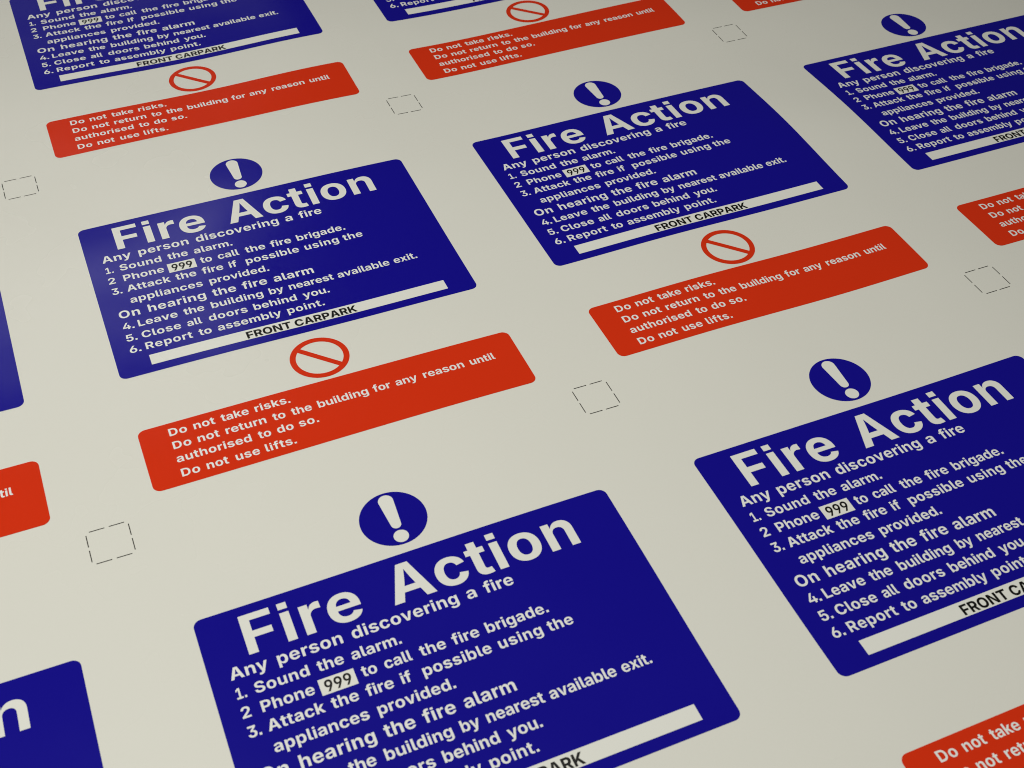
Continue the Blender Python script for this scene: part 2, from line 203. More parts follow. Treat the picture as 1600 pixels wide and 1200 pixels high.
    'e': '1220|684,-20 633,-22 567,-19 504,-11 445,3 390,23 338,48 291,79 248,114 210,154 177,198 148,247 124,301 105,358 92,419 84,484 81,553 84,621 92,684 105,745 124,802 147,856 176,906 209,951 246,992 288,1028 334,1059 384,1085 438,1106 494,1120 555,1129 618,1132 662,1131 704,1126 745,1119 784,1110 823,1097 860,1082 895,1064 929,1042 960,1019 990,992 1017,962 1042,930 1065,894 1085,856 1102,815 1117,771 1128,724 1136,674 1141,621 1143,565 1143,481 378,481 379,462 383,427 389,394 399,364 410,336 424,311 440,289 459,269 479,252 502,237 526,225 552,216 579,209 608,205 638,204 659,205 679,206 698,209 716,214 734,219 750,226 766,233 781,242 795,252 807,263 819,276 830,289 839,303 847,319 854,336 1126,285 1113,249 1098,215 1079,183 1057,152 1032,124 1004,97 973,73 939,52 903,33 864,16 823,3 779,-8 733,-16/380,669 854,669 852,685 847,715 839,744 830,771 818,795 804,818 788,838 771,855 751,871 729,883 705,893 679,900 651,905 620,906 590,905 562,900 536,893 511,883 489,870 468,855 449,837 433,818 418,796 406,772 396,747 388,720 382,692',
    'f': '815|20,1118 217,1118 217,1204 219,1250 225,1293 234,1332 248,1369 265,1402 285,1432 308,1459 334,1483 363,1503 394,1521 428,1535 463,1546 500,1554 539,1558 580,1560 608,1560 634,1558 660,1556 685,1553 709,1549 795,1529 741,1303 641,1318 615,1317 593,1313 573,1306 557,1297 544,1285 534,1271 526,1255 521,1237 517,1217 516,1194 516,1118 750,1118 750,889 516,889 516,0 217,0 217,889 20,889',
    'g': '1294|686,-440 624,-442 570,-441 519,-436 470,-429 424,-419 381,-407 341,-392 304,-374 271,-355 240,-333 212,-309 188,-284 167,-257 149,-229 134,-199 122,-168 380,-96 386,-109 394,-121 403,-133 413,-145 424,-157 436,-168 450,-179 466,-188 483,-197 502,-205 522,-212 545,-217 569,-221 595,-223 623,-224 667,-222 707,-216 743,-205 775,-190 804,-171 827,-148 846,-120 859,-87 867,-50 869,-8 869,198 846,198 837,180 827,163 815,145 802,128 788,111 772,95 754,80 734,66 712,54 688,43 663,33 634,25 604,20 571,17 536,16 487,18 439,25 393,37 349,54 307,75 267,101 231,132 198,168 169,209 143,255 120,306 103,362 91,423 84,489 81,561 84,634 91,702 104,765 121,824 144,877 170,925 200,968 233,1007 270,1040 309,1068 352,1091 396,1109 441,1122 488,1129 537,1132 573,1131 607,1127 639,1121 668,1112 695,1100 720,1087 742,1072 763,1057 781,1040 798,1021 813,1003 827,984 839,966 849,948 858,930 871,930 871,1118 1166,1118 1166,9 1163,-49 1155,-103 1141,-154 1122,-200 1096,-242 1067,-280 1032,-314 994,-344 951,-370 905,-392 854,-410 801,-424 745,-434/600,245 630,244 660,245 688,250 714,258 738,268 760,282 781,298 799,317 816,339 830,364 842,391 852,421 860,453 866,487 869,524 870,563 869,601 866,638 860,673 852,705 842,736 830,764 816,790 800,813 781,833 761,851 739,865 714,877 688,885 660,890 630,892 599,890 571,885 545,876 520,865 498,849 477,831 459,810 443,787 428,761 416,733 407,702 399,670 393,636 390,600 389,563 390,525 393,489 399,455 407,423 417,394 429,366 443,341 459,319 478,300 498,283 520,269 545,258 571,250',
    'h': '1275|429,676 428,647 428,0 128,0 128,1490 422,1490 422,903 440,941 467,984 497,1022 531,1055 569,1083 611,1104 658,1120 708,1129 763,1132 808,1130 851,1124 891,1114 930,1100 965,1081 998,1059 1028,1034 1055,1005 1079,973 1100,937 1117,897 1130,855 1140,810 1146,762 1148,711 1148,0 847,0 847,659 845,699 839,735 828,768 813,797 793,822 770,844 744,860 714,872 681,879 645,881 620,880 596,877 574,871 553,864 532,854 514,842 497,828 481,812 467,794 455,774 445,752 438,729 432,703',
    'i': '555|428,0 128,0 128,1118 428,1118/128,1245 128,1490 428,1490 428,1245',
    'k': '1188|514,456 428,359 428,0 128,0 128,1490 428,1490 428,688 445,688 811,1118 1158,1118 740,633 1179,0 826,0',
    'l': '633|481,-7 460,-7 395,-4 338,5 287,20 244,40 208,67 179,100 157,138 141,183 131,233 128,290 128,1490 428,1490 428,331 428,311 431,293 434,277 440,264 446,253 455,245 466,238 478,233 493,230 510,229 570,236 618,17 553,1 536,-2 519,-4 500,-6',
    'm': '1869|428,0 128,0 128,1118 406,1118 418,900 424,916 439,950 456,981 475,1008 496,1033 519,1055 543,1074 568,1090 594,1104 622,1115 650,1124 678,1130 708,1134 737,1135 783,1132 826,1122 865,1107 900,1086 932,1058 960,1024 985,984 1007,936 1025,884 1031,902 1047,937 1066,970 1088,999 1111,1025 1136,1049 1163,1069 1192,1087 1222,1101 1253,1113 1285,1123 1317,1129 1350,1133 1384,1135 1425,1133 1463,1128 1499,1119 1534,1106 1567,1090 1598,1071 1626,1048 1652,1022 1674,993 1694,961 1711,925 1724,887 1733,846 1739,801 1741,754 1741,0 1441,0 1441,697 1439,733 1433,765 1422,793 1408,818 1390,838 1368,855 1345,868 1320,877 1292,883 1263,884 1241,883 1221,880 1201,875 1183,869 1165,860 1149,849 1135,837 1122,823 1111,808 1102,791 1094,773 1087,753 1083,733 1080,711 1079,688 1079,0 789,0 789,705 787,736 781,765 772,791 758,815 741,836 720,853 697,867 672,877 645,882 615,884 594,883 575,880 555,876 537,869 520,860 503,849 489,837 475,823 463,807 452,790 443,770 437,749 432,726 429,702 428,676',
    'n': '1275|429,676 428,647 428,0 128,0 128,1118 411,1118 415,886 417,892 440,941 467,984 497,1022 531,1055 569,1083 611,1104 658,1120 708,1129 763,1132 808,1130 851,1124 891,1114 929,1100 965,1081 998,1059 1028,1034 1055,1005 1079,973 1099,937 1116,897 1130,855 1139,810 1145,762 1147,711 1147,0 847,0 847,659 845,699 839,735 828,768 813,797 793,822 770,844 744,860 714,872 681,879 645,881 620,880 596,877 574,871 553,864 532,854 514,842 497,828 481,812 467,794 455,774 445,752 438,729 432,703',
    'o': '1256|694,-19 628,-22 563,-19 501,-10 443,4 388,24 337,50 290,82 248,117 210,158 177,203 148,252 124,306 105,363 92,423 84,487 81,554 84,622 92,686 105,747 124,804 148,858 177,907 210,952 248,993 290,1029 337,1060 388,1086 443,1106 501,1120 563,1129 628,1132 694,1129 756,1120 814,1106 868,1086 919,1060 966,1029 1008,993 1046,952 1080,907 1108,858 1132,804 1151,747 1164,686 1172,622 1175,554 1172,487 1164,423 1151,363 1132,306 1108,252 1080,203 1046,158 1008,117 966,82 919,50 868,24 814,4 756,-10/597,216 628,214 659,216 688,221 715,230 739,243 762,259 782,278 801,300 817,324 831,351 843,380 852,412 860,445 865,480 869,517 870,555 869,594 865,631 860,666 852,699 843,731 831,760 817,787 801,811 782,833 762,852 739,868 715,880 688,889 659,894 628,896 597,894 568,889 541,880 517,868 494,852 474,833 456,811 440,787 426,760 414,731 404,699 397,666 391,631 388,594 387,555 388,517 391,480 397,445 404,412 414,380 426,351 440,324 456,300 474,278 494,259 517,243 541,230 568,221',
    'p': '1291|428,-418 128,-418 128,1118 423,1118 423,930 437,930 446,948 457,966 468,984 482,1003 496,1021 513,1039 531,1056 551,1072 573,1087 598,1100 624,1112 653,1120 685,1127 719,1131 756,1132 805,1129 852,1122 897,1109 941,1091 983,1068 1022,1040 1059,1006 1092,968 1121,925 1148,876 1170,822 1187,764 1200,700 1207,631 1209,557 1207,485 1200,417 1188,355 1171,296 1149,243 1124,194 1095,150 1062,111 1026,77 986,48 944,24 900,5 853,-8 805,-16 754,-19 719,-17 686,-14 655,-8 627,1 600,12 576,25 554,39 533,54 514,71 498,88 483,107 469,125 457,143 447,161 437,179 428,179/632,223 662,222 692,224 721,229 747,237 771,249 794,265 814,283 832,304 848,328 862,355 874,384 884,415 892,448 897,483 901,520 902,558 901,596 897,633 892,668 884,700 874,731 863,760 849,786 833,810 814,831 794,849 772,864 747,876 721,885 692,890 662,892 632,890 604,885 578,877 553,865 531,850 511,833 492,812 476,789 461,763 449,735 439,704 431,670 426,635 422,598 421,558 422,519 426,481 431,446 439,413 449,382 462,353 476,327 493,303 511,282 532,264 554,249 578,237 604,229',
    'r': '834|428,0 128,0 128,1118 418,1118 418,923 430,923 444,963 461,998 482,1029 506,1057 533,1080 563,1099 595,1114 628,1124 663,1131 700,1133 797,1123 797,855 788,858 667,870 640,869 615,866 590,860 566,851 544,841 523,828 504,813 487,797 472,778 459,758 447,737 439,714 433,689 429,663 428,636',
    's': '1147|629,-20 572,-22 519,-20 469,-16 421,-8 376,3 333,17 293,34 256,53 222,76 191,101 163,129 139,159 118,192 101,228 87,265 78,306 357,354 367,324 380,297 395,274 413,254 434,237 457,223 484,212 513,204 546,199 581,198 614,199 644,203 671,210 695,219 716,230 734,244 748,259 758,276 764,294 766,313 765,330 760,346 753,360 743,373 731,385 715,396 696,406 674,414 650,422 622,428 429,468 368,483 313,502 264,525 223,551 187,581 159,614 136,651 120,692 111,737 107,785 110,827 117,867 129,904 145,938 166,970 191,1000 220,1027 253,1051 290,1072 330,1090 374,1105 420,1117 469,1125 521,1130 577,1132 628,1131 677,1126 723,1119 766,1109 806,1095 844,1079 878,1061 909,1041 938,1017 963,992 985,964 1004,935 1021,903 1033,869 1043,834 777,787 769,809 758,829 745,848 729,865 711,881 691,894 667,904 641,911 613,915 581,917 553,916 526,912 501,906 478,897 457,886 439,872 425,858 415,841 409,823 407,804 408,787 412,772 419,758 428,745 439,732 454,721 473,711 495,702 521,694 551,687 752,647 813,632 868,614 917,592 958,567 993,539 1022,508 1044,472 1060,433 1069,391 1072,345 1070,302 1062,261 1049,223 1031,186 1008,152 981,121 949,92 914,67 875,44 831,24 785,8 736,-5 684,-14',
    't': '750|20,1118 174,1118 174,1384 474,1384 474,1118 683,1118 683,889 474,889 474,327 475,307 478,289 482,273 489,260 498,249 508,239 521,232 537,227 555,224 576,223 671,236 714,11 694,5 674,0 654,-4 634,-7 614,-10 520,-16 456,-12 398,-3 347,14 302,37 263,66 231,102 206,143 188,190 178,242 174,301 174,889 20,889',
    'u': '1275|567,-11 513,-14 468,-12 425,-6 384,4 346,18 310,37 277,59 247,84 220,113 196,146 176,182 158,221 145,263 135,308 130,356 128,407 128,1118 428,1118 428,459 430,419 436,383 447,350 462,321 482,296 505,274 531,258 561,246 594,239 630,237 655,238 679,241 702,247 723,254 743,264 762,276 778,290 794,306 807,325 819,345 829,367 837,390 843,415 846,442 847,471 847,1118 1148,1118 1148,0 864,0 860,233 857,225 834,177 807,133 777,95 743,62 705,35 663,13 617,-2',
    'v': '1228|784,0 443,0 31,1118 350,1118 538,538 551,494 564,450 576,407 587,362 618,231 648,362 659,406 670,450 683,494 696,538 882,1118 1197,1118',
    'x': '1188|360,0 42,0 402,574 64,1118 388,1118 489,942 508,907 526,873 543,839 560,804 597,723 635,804 651,838 669,873 687,907 707,942 812,1118 1130,1118 785,570 1146,0 824,0 700,210 681,245 662,279 644,313 627,347 590,426 554,347 538,313 521,279 503,245 484,210',
    'y': '1233|134,-401 120,-396 189,-170 226,-179 249,-185 272,-188 293,-190 314,-190 333,-188 351,-184 367,-179 382,-171 396,-161 408,-150 419,-137 427,-121 434,-104 439,-85 451,-3 31,1118 350,1118 538,538 551,494 563,450 575,406 585,362 609,243 638,363 650,407 662,451 676,494 690,538 886,1118 1201,1118 726,-132 712,-167 696,-200 679,-231 660,-261 639,-288 617,-313 593,-336 566,-357 538,-375 507,-390 474,-403 439,-413 400,-420 359,-425 316,-426 292,-426 269,-425 247,-423 225,-420 204,-417 184,-414 166,-410 149,-405',
}
PLAIN = {
    'A': '1567|429,0 48,0 547,1490 1005,1490 1519,0 1135,0 1031,323 528,323/946,586 921,665 902,729 883,795 864,862 845,932 772,1219 705,930 688,861 670,794 652,728 634,665 610,586',
    'C': '1521|845,-18 787,-20 708,-16 633,-6 561,12 493,37 427,69 367,108 311,154 261,206 216,264 177,329 144,401 118,478 99,561 88,649 85,744 88,839 100,929 118,1012 144,1089 178,1161 218,1226 263,1285 313,1337 369,1382 430,1421 495,1453 563,1478 635,1496 709,1506 787,1510 838,1509 889,1504 938,1497 985,1487 1031,1474 1075,1458 1117,1439 1157,1418 1194,1394 1230,1368 1263,1339 1294,1307 1322,1273 1348,1237 1371,1198 1391,1156 1408,1112 1422,1066 1433,1018 1441,967 1094,967 1090,989 1084,1010 1077,1031 1069,1050 1060,1068 1050,1085 1038,1101 1025,1117 1011,1131 996,1144 980,1156 964,1166 946,1176 927,1184 907,1192 886,1197 865,1202 842,1205 819,1207 795,1208 752,1206 712,1199 673,1188 637,1173 604,1153 573,1129 545,1102 520,1070 498,1034 479,995 463,952 451,905 442,855 437,801 435,744 437,685 442,631 451,580 464,533 480,489 499,450 521,415 546,384 574,357 605,334 638,315 674,301 711,290 751,284 794,282 818,283 841,285 863,288 884,293 905,299 925,306 944,314 962,324 979,334 995,346 1010,359 1024,374 1037,389 1049,405 1060,422 1070,440 1078,460 1085,480 1091,501 1095,523 1443,523 1437,483 1428,443 1417,404 1402,365 1385,326 1364,288 1341,252 1314,217 1285,183 1254,151 1219,121 1182,94 1142,69 1099,46 1053,26 1005,10 955,-3 901,-13',
    'F': '1200|463,0 120,0 120,1490 1126,1490 1126,1209 463,1209 463,823 1061,823 1061,548 463,548',
    'K': '1504|655,621 463,405 463,0 120,0 120,1490 463,1490 463,1116 457,760 480,799 498,828 517,857 537,886 558,915 683,1079 1021,1490 1435,1490 892,846 1455,0 1050,0',
    'N': '1567|472,0 120,0 120,1490 499,1490 925,800 1018,636 1033,606 1049,574 1064,541 1079,508 1094,472 1115,420 1095,1490 1447,1490 1447,0 1068,0 677,630 450,1063',
    'O': '1582|869,-16 791,-20 713,-16 638,-6 566,12 497,37 431,69 370,108 314,154 263,206 218,264 178,329 144,401 118,478 100,561 88,649 85,744 88,839 100,929 118,1012 144,1089 178,1161 218,1226 263,1285 314,1337 370,1382 431,1421 497,1453 566,1478 638,1496 713,1506 791,1510 869,1506 944,1496 1016,1478 1085,1453 1150,1421 1212,1382 1268,1337 1318,1285 1364,1226 1404,1161 1437,1089 1463,1012 1482,929 1493,839 1497,744 1493,649 1482,560 1463,477 1437,400 1404,329 1364,264 1318,205 1268,153 1212,108 1150,69 1085,37 1016,12 944,-6/748,284 791,282 834,284 874,291 912,301 948,316 981,335 1011,358 1039,386 1063,417 1085,452 1103,492 1119,535 1131,582 1140,632 1145,686 1147,744 1145,802 1140,857 1131,908 1119,955 1103,998 1085,1037 1063,1073 1039,1104 1011,1132 981,1155 948,1174 912,1189 874,1199 834,1206 791,1208 748,1206 708,1199 670,1189 635,1174 602,1155 571,1131 544,1104 519,1073 497,1037 479,998 463,954 451,907 442,857 437,802 435,744 437,686 442,632 451,582 463,535 479,492 497,452 519,417 544,386 571,359 602,335 635,316 670,301 708,291',
    'P': '1334|463,0 120,0 120,1490 724,1490 790,1487 851,1480 909,1467 963,1448 1014,1425 1060,1397 1102,1365 1139,1329 1172,1289 1200,1245 1224,1197 1242,1146 1255,1093 1263,1037 1265,977 1263,918 1255,862 1241,808 1223,758 1199,711 1170,667 1137,628 1099,592 1056,561 1009,533 958,510 903,492 844,480 781,472 715,470 463,470/463,742 653,742 686,743 717,747 745,753 771,761 795,772 817,784 836,799 854,816 868,834 881,854 891,876 899,899 905,924 908,950 909,977 908,1005 905,1031 899,1056 891,1079 881,1101 868,1121 853,1139 836,1155 817,1170 795,1182 771,1192 745,1200 717,1206 686,1209 653,1211 463,1211',
    'R': '1354|463,0 120,0 120,1490 724,1490 790,1488 851,1480 909,1468 963,1451 1014,1430 1060,1404 1102,1374 1139,1339 1172,1301 1200,1259 1224,1213 1242,1164 1255,1111 1263,1056 1265,997 1263,938 1255,882 1241,830 1223,782 1199,737 1170,696 1137,659 1099,626 1056,597 1009,573 1005,571 1318,0 940,0 665,516 463,516/463,789 653,789 686,790 717,793 745,797 771,804 795,812 817,822 836,834 853,848 868,863 881,881 891,900 899,921 905,945 908,970 909,997 908,1025 905,1050 899,1074 891,1096 881,1115 868,1133 853,1149 836,1164 817,1176 795,1187 771,1195 745,1202 717,1207 686,1210 653,1211 463,1211',
    'T': '1382|520,1209 68,1209 68,1490 1314,1490 1314,1209 863,1209 863,0 520,0',
    '9': '1323|596,1507 657,1510 715,1508 772,1500 826,1489 879,1472 929,1450 977,1425 1020,1394 1060,1360 1096,1321 1127,1278 1154,1231 1175,1181 1190,1126 1199,1068 1202,1006 1200,959 1194,912 1185,865 1172,818 1155,771 1135,723 1110,673 1081,622 1049,568 1012,512 666,0 350,0 734,563 726,560 700,553 672,547 644,543 614,540 584,539 530,542 479,548 431,559 386,575 343,595 303,619 266,647 234,678 205,714 180,753 159,796 142,843 130,892 123,945 121,1000 124,1060 132,1117 146,1170 165,1221 190,1268 220,1312 254,1351 292,1387 335,1419 381,1446 431,1469 483,1487 539,1500/687,1262 659,1263 631,1262 605,1258 580,1252 556,1242 534,1230 513,1216 493,1200 476,1182 461,1162 447,1140 436,1116 427,1091 421,1065 417,1038 416,1009 417,980 421,952 427,925 436,900 447,877 461,855 476,835 493,817 513,801 534,786 556,775 580,766 605,759 631,755 659,754 686,755 713,759 738,765 761,775 784,786 805,800 824,816 841,834 857,854 870,876 881,900 890,925 896,951 900,978 902,1007 900,1036 896,1064 890,1091 881,1116 870,1140 857,1162 841,1182 824,1200 805,1216 784,1230 762,1242 738,1252 713,1258',
}

UPM, CAP = 2048.0, 1490.0

def quad_loop(txt):
    pts = []
    for t in txt.split():
        off = t.endswith('*')
        x, y = t.rstrip('*').split(',')
        pts.append((float(x), float(y), not off))
    full = []
    for i, q in enumerate(pts):
        pr = pts[i - 1]
        if not q[2] and not pr[2]:
            full.append(((q[0] + pr[0]) / 2, (q[1] + pr[1]) / 2, True))
        full.append(q)
    k = next(i for i, q in enumerate(full) if q[2])
    full = full[k:] + full[:k] + [full[k]]
    out = []
    i = 0
    while i < len(full) - 1:
        a, b = full[i], full[i + 1]
        if b[2]:
            out.append(a[:2])
            i += 1
        else:
            c = full[i + 2]
            for s in range(5):
                t = s / 5.0
                out.append(((1 - t) ** 2 * a[0] + 2 * t * (1 - t) * b[0] + t * t * c[0],
                            (1 - t) ** 2 * a[1] + 2 * t * (1 - t) * b[1] + t * t * c[1]))
            i += 2
    clean = [out[0]]
    for q in out[1:]:
        if abs(q[0] - clean[-1][0]) + abs(q[1] - clean[-1][1]) > 0.5:
            clean.append(q)
    return clean

def signed(lp):
    return 0.5 * sum(lp[i - 1][0] * lp[i][1] - lp[i][0] * lp[i - 1][1] for i in range(len(lp)))

def inside(pt, lp):
    r = False
    for i in range(len(lp)):
        a, b = lp[i - 1], lp[i]
        if (a[1] > pt[1]) != (b[1] > pt[1]) and pt[0] < (b[0] - a[0]) * (pt[1] - a[1]) / (b[1] - a[1]) + a[0]:
            r = not r
    return r

def make_glyph(src):
    adv, body = src.split('|')
    loops = [quad_loop(t) for t in body.split('/')]
    outer = [lp for lp in loops if signed(lp) < 0]
    holes = [lp for lp in loops if signed(lp) >= 0]
    V, F = [], []
    for o in outer:
        grp = [o] + [h for h in holes if inside(h[0], o)]
        base = len(V)
        for g in grp:
            V += g
        tri = tessellate_polygon([[Vector((x, y, 0)) for x, y in g] for g in grp])
        for t in tri:
            a, b, c = (V[base + i] for i in t)
            s = (b[0] - a[0]) * (c[1] - a[1]) - (c[0] - a[0]) * (b[1] - a[1])
            if abs(s) < 1e-6:
                continue
            F.append(tuple(base + i for i in (t if s > 0 else reversed(t))))
    xs = [v[0] for v in V]
    return float(adv), V, F, min(xs), max(xs)

FONT = {}
def glyph(face, ch):
    k = (face, ch)
    if k not in FONT:
        FONT[k] = make_glyph((BOLD if face == 'b' else PLAIN)[ch])
    return FONT[k]

def word(shape, txt, x0, x1, base, cap, face='b', squash=None):
    """set txt between x0 and x1 (mm) on a baseline at depth `base` mm, capitals `cap` mm high"""
    s = cap / CAP
    pen, items = 0.0, []
    for ch in txt:
        a, V, F, mn, mx = glyph(face, ch)
        items.append((pen, V, F, mn, mx))
        pen += a
    left = items[0][0] + items[0][3]
    right = items[-1][0] + items[-1][4]
    want = (x1 - x0) / s
    n = len(items) - 1
    kx, extra = 1.0, 0.0
    if n:
        extra = (want - (right - left)) / n
        lim = 70.0
        if extra > lim:
            kx = (want - n * lim) / (right - left)
            extra = lim / kx
        elif extra < -20.0:
            kx = (want + n * 20.0) / (right - left)
            extra = -20.0 / kx
    else:
        kx = want / (right - left)
    for i, (pn, V, F, mn, mx) in enumerate(items):
        shape.add([(x0 + (x + pn - left + i * extra) * kx * s, -base + y * s) for x, y in V], F)

# ------------------------------------------------------------------ flat printed shapes, mm, laid on the waves
class Shape:
    def __init__(self):
        self.v, self.f = [], []
    def add(self, V, F):
        b = len(self.v)
        self.v += V
        self.f += [tuple(b + i for i in f) for f in F]
    def rows(self, rows, n):
        """a skin of quads over rows (y, left, right)"""
        V, F = [], []
        for y, a, b in rows:
            V += [(a + (b - a) * i / n, y) for i in range(n + 1)]
        for r in range(len(rows) - 1):
            for i in range(n):
                k = r * (n + 1) + i
                F.append((k, k + 1, k + n + 2, k + n + 1))
        self.add(V, F)
    def build(self, name, mat, parent, org, lift):
        me = bpy.data.meshes.new(name)
        ox, oy, oz = org
        me.from_pydata([(x * MM, y * MM, (height(ox + x, oy + y) + lift - oz) * MM) for x, y in self.v], [], self.f)
        me.materials.append(mat)
        me.polygons.foreach_set('use_smooth', [True] * len(me.polygons))
        me.update()
        o = bpy.data.objects.new(name, me)
        COL.objects.link(o)
        o.parent = parent
        return o

def rounded(x0, x1, top, bot, r, step=5.0):
    """rows of a rounded rectangle, from the bottom edge up"""
    ys = []
    a = 8
    for i in range(a + 1):
        t = math.pi / 2 * i / a
        ys.append((bot + r - r * math.cos(t), r - r * math.sin(t)))
    n = max(1, int((top - bot - 2 * r) / step))
    for i in range(1, n):
        ys.append((bot + r + (top - bot - 2 * r) * i / n, 0.0))
    for i in range(a + 1):
        t = math.pi / 2 * i / a
        ys.append((top - r + r * math.sin(t), r - r * math.cos(t)))
    return [(y, x0 + c, x1 - c) for y, c in ys]

def disc(cx, cy, r, n=36):
    return [(cy - r * math.cos(math.pi * i / n), cx - r * math.sin(math.pi * i / n) - 1e-4,
             cx + r * math.sin(math.pi * i / n) + 1e-4) for i in range(n + 1)]

def taper(cx, y0, r0, y1, r1, n=12):
    """rows of a round-ended tapering bar, y0 the lower end's centre"""
    k = math.asin((r1 - r0) / (y1 - y0))
    rows = []
    for i in range(n + 1):
        t = -math.pi / 2 + (math.pi / 2 - k) * i / n
        rows.append((y0 + r0 * math.sin(t), r0 * math.cos(t)))
    for i in range(n + 1):
        t = -k + (math.pi / 2 + k) * i / n
        rows.append((y1 + r1 * math.sin(t), r1 * math.cos(t)))
    return [(y, cx - w - 1e-4, cx + w + 1e-4) for y, w in rows]

INK, TOP, OVER = 0.10, 0.19, 0.28       # lift of each printed layer above the sheet, mm
PITCH_X, PITCH_Y = 248.17, 294.296

# ------------------------------------------------------------------ the sheet
def sheet():
    xs = [-900, -600, -400] + [-320 + 10 * i for i in range(113)] + [900, 1100, 1400]
    ys = [-1100, -900, -700] + [-620 + 10 * i for i in range(109)] + [560, 760, 1000, 1300]
    me = bpy.data.meshes.new('sheet')
    V, F = [], []
    for y in ys:
        for x in xs:
            V.append((x * MM, y * MM, height(x, y) * MM))
    n = len(xs)
    for j in range(len(ys) - 1):
        for i in range(n - 1):
            k = j * n + i
            F.append((k, k + 1, k + n + 1, k + n))
    # edge and underside
    x0, x1, y0, y1 = xs[0] * MM, xs[-1] * MM, ys[0] * MM, ys[-1] * MM
    b = len(V)
    V += [(x0, y0, -.004), (x1, y0, -.004), (x1, y1, -.004), (x0, y1, -.004)]
    F.append((b + 3, b + 2, b + 1, b))
    last = (len(ys) - 1) * n
    F.append(tuple(range(0, n))[::-1] + (b, b + 1))
    F.append(tuple(range(last, last + n)) + (b + 2, b + 3))
    F.append(tuple(j * n for j in range(len(ys))) + (b + 3, b))
    F.append(tuple(j * n + n - 1 for j in range(len(ys)))[::-1] + (b + 1, b + 2))
    me.from_pydata(V, [], F)
    me.materials.append(VINYL)
    for i, pl in enumerate(me.polygons):
        pl.use_smooth = i < (len(ys) - 1) * (n - 1)
    me.update()
    o = bpy.data.objects.new('sheet', me)
    COL.objects.link(o)
    o['kind'] = 'structure'
    o['label'] = 'glossy white vinyl sheet that the fire action signs are printed on'
    return o
sheet()

# ------------------------------------------------------------------ the signs
# each printed line: (baseline depth, capital height, words with their left and right ends), mm
HEADING = (25.95, 20.9, [('Fire', 18.95, 71.3), ('Action', 84.95, 176.0)])
BLUE_LINES = [
    (35.6, 6.15, [('Any', 8.6, 25.0), ('person', 29.3, 58.1), ('discovering', 62.6, 111.85), ('a', 116.15, 120.5), ('fire', 124.65, 138.4)]),
    (45.5, 5.45, [('1.', 8.8, 13.0), ('Sound', 16.75, 40.2), ('the', 43.95, 55.45), ('alarm.', 59.05, 81.3)]),
    (55.15, 5.45, [('2', 8.6, 12.4), ('Phone', 17.0, 39.65)]),
    (55.15, 5.45, [('to', 60.6, 67.15), ('call', 70.7, 82.9), ('the', 86.8, 98.4), ('fire', 101.7, 113.9), ('brigade.', 117.5, 146.7)]),
    (64.8, 5.45, [('3.', 8.8, 14.2), ('Attack', 17.05, 41.2), ('the', 44.3, 55.85), ('fire', 59.35, 71.3), ('if', 74.9, 79.3), ('possible', 84.6, 115.8), ('using', 119.5, 139.8), ('the', 142.75, 154.5)]),
    (74.9, 5.45, [('appliances', 16.85, 57.1), ('provided.', 61.1, 95.1)]),
    (85.8, 6.2, [('On', 8.65, 19.9), ('hearing', 24.6, 56.35), ('the', 60.3, 73.45), ('fire', 77.2, 91.2), ('alarm', 95.2, 118.3)]),
    (95.5, 5.45, [('4.', 8.8, 14.75), ('Leave', 17.05, 38.4), ('the', 41.9, 53.15), ('building', 57.2, 86.2), ('by', 89.95, 98.05), ('nearest', 101.3, 127.1), ('available', 129.75, 160.6), ('exit.', 163.5, 177.3)]),
    (105.4, 5.45, [('5.', 8.7, 14.4), ('Close', 17.05, 38.1), ('all', 41.55, 49.5), ('doors', 53.5, 74.8), ('behind', 78.5, 102.7), ('you.', 106.6, 121.5)]),
    (115.0, 5.45, [('6.', 8.65, 14.55), ('Report', 17.2, 42.25), ('to', 45.8, 52.6), ('assembly', 56.1, 91.35), ('point.', 94.9, 115.7)]),
]
RED_LINES = [
    (182.3, 5.1, [('Do', 14.95, 23.9), ('not', 27.35, 38.1), ('take', 41.35, 55.4), ('risks.', 58.7, 76.9)]),
    (191.55, 5.1, [('Do', 14.95, 23.95), ('not', 27.3, 38.1), ('return', 41.4, 61.95), ('to', 65.55, 71.95), ('the', 75.3, 85.75), ('building', 89.2, 115.9), ('for', 118.8, 128.1), ('any', 131.0, 142.8), ('reason', 146.3, 168.85), ('until', 172.6, 186.5)]),
    (200.75, 5.1, [('authorised', 14.7, 52.0), ('to', 55.65, 62.0), ('do', 65.25, 73.55), ('so.', 76.55, 86.5)]),
    (210.45, 5.1, [('Do', 14.95, 23.9), ('not', 27.3, 38.0), ('use', 41.7, 53.65), ('lifts.', 56.75, 72.1)]),
]

def text_line(name, spec, parent, org, mat, lift, face='b', label=True):
    base, cap, words = spec
    sh = Shape()
    for w, a, b in words:
        word(sh, w, a, b, base, cap, face)
    o = sh.build(name, mat, parent, org, lift)
    if label:
        o['label'] = 'printed line reading "%s"' % ' '.join(w[0] for w in words)
    return o

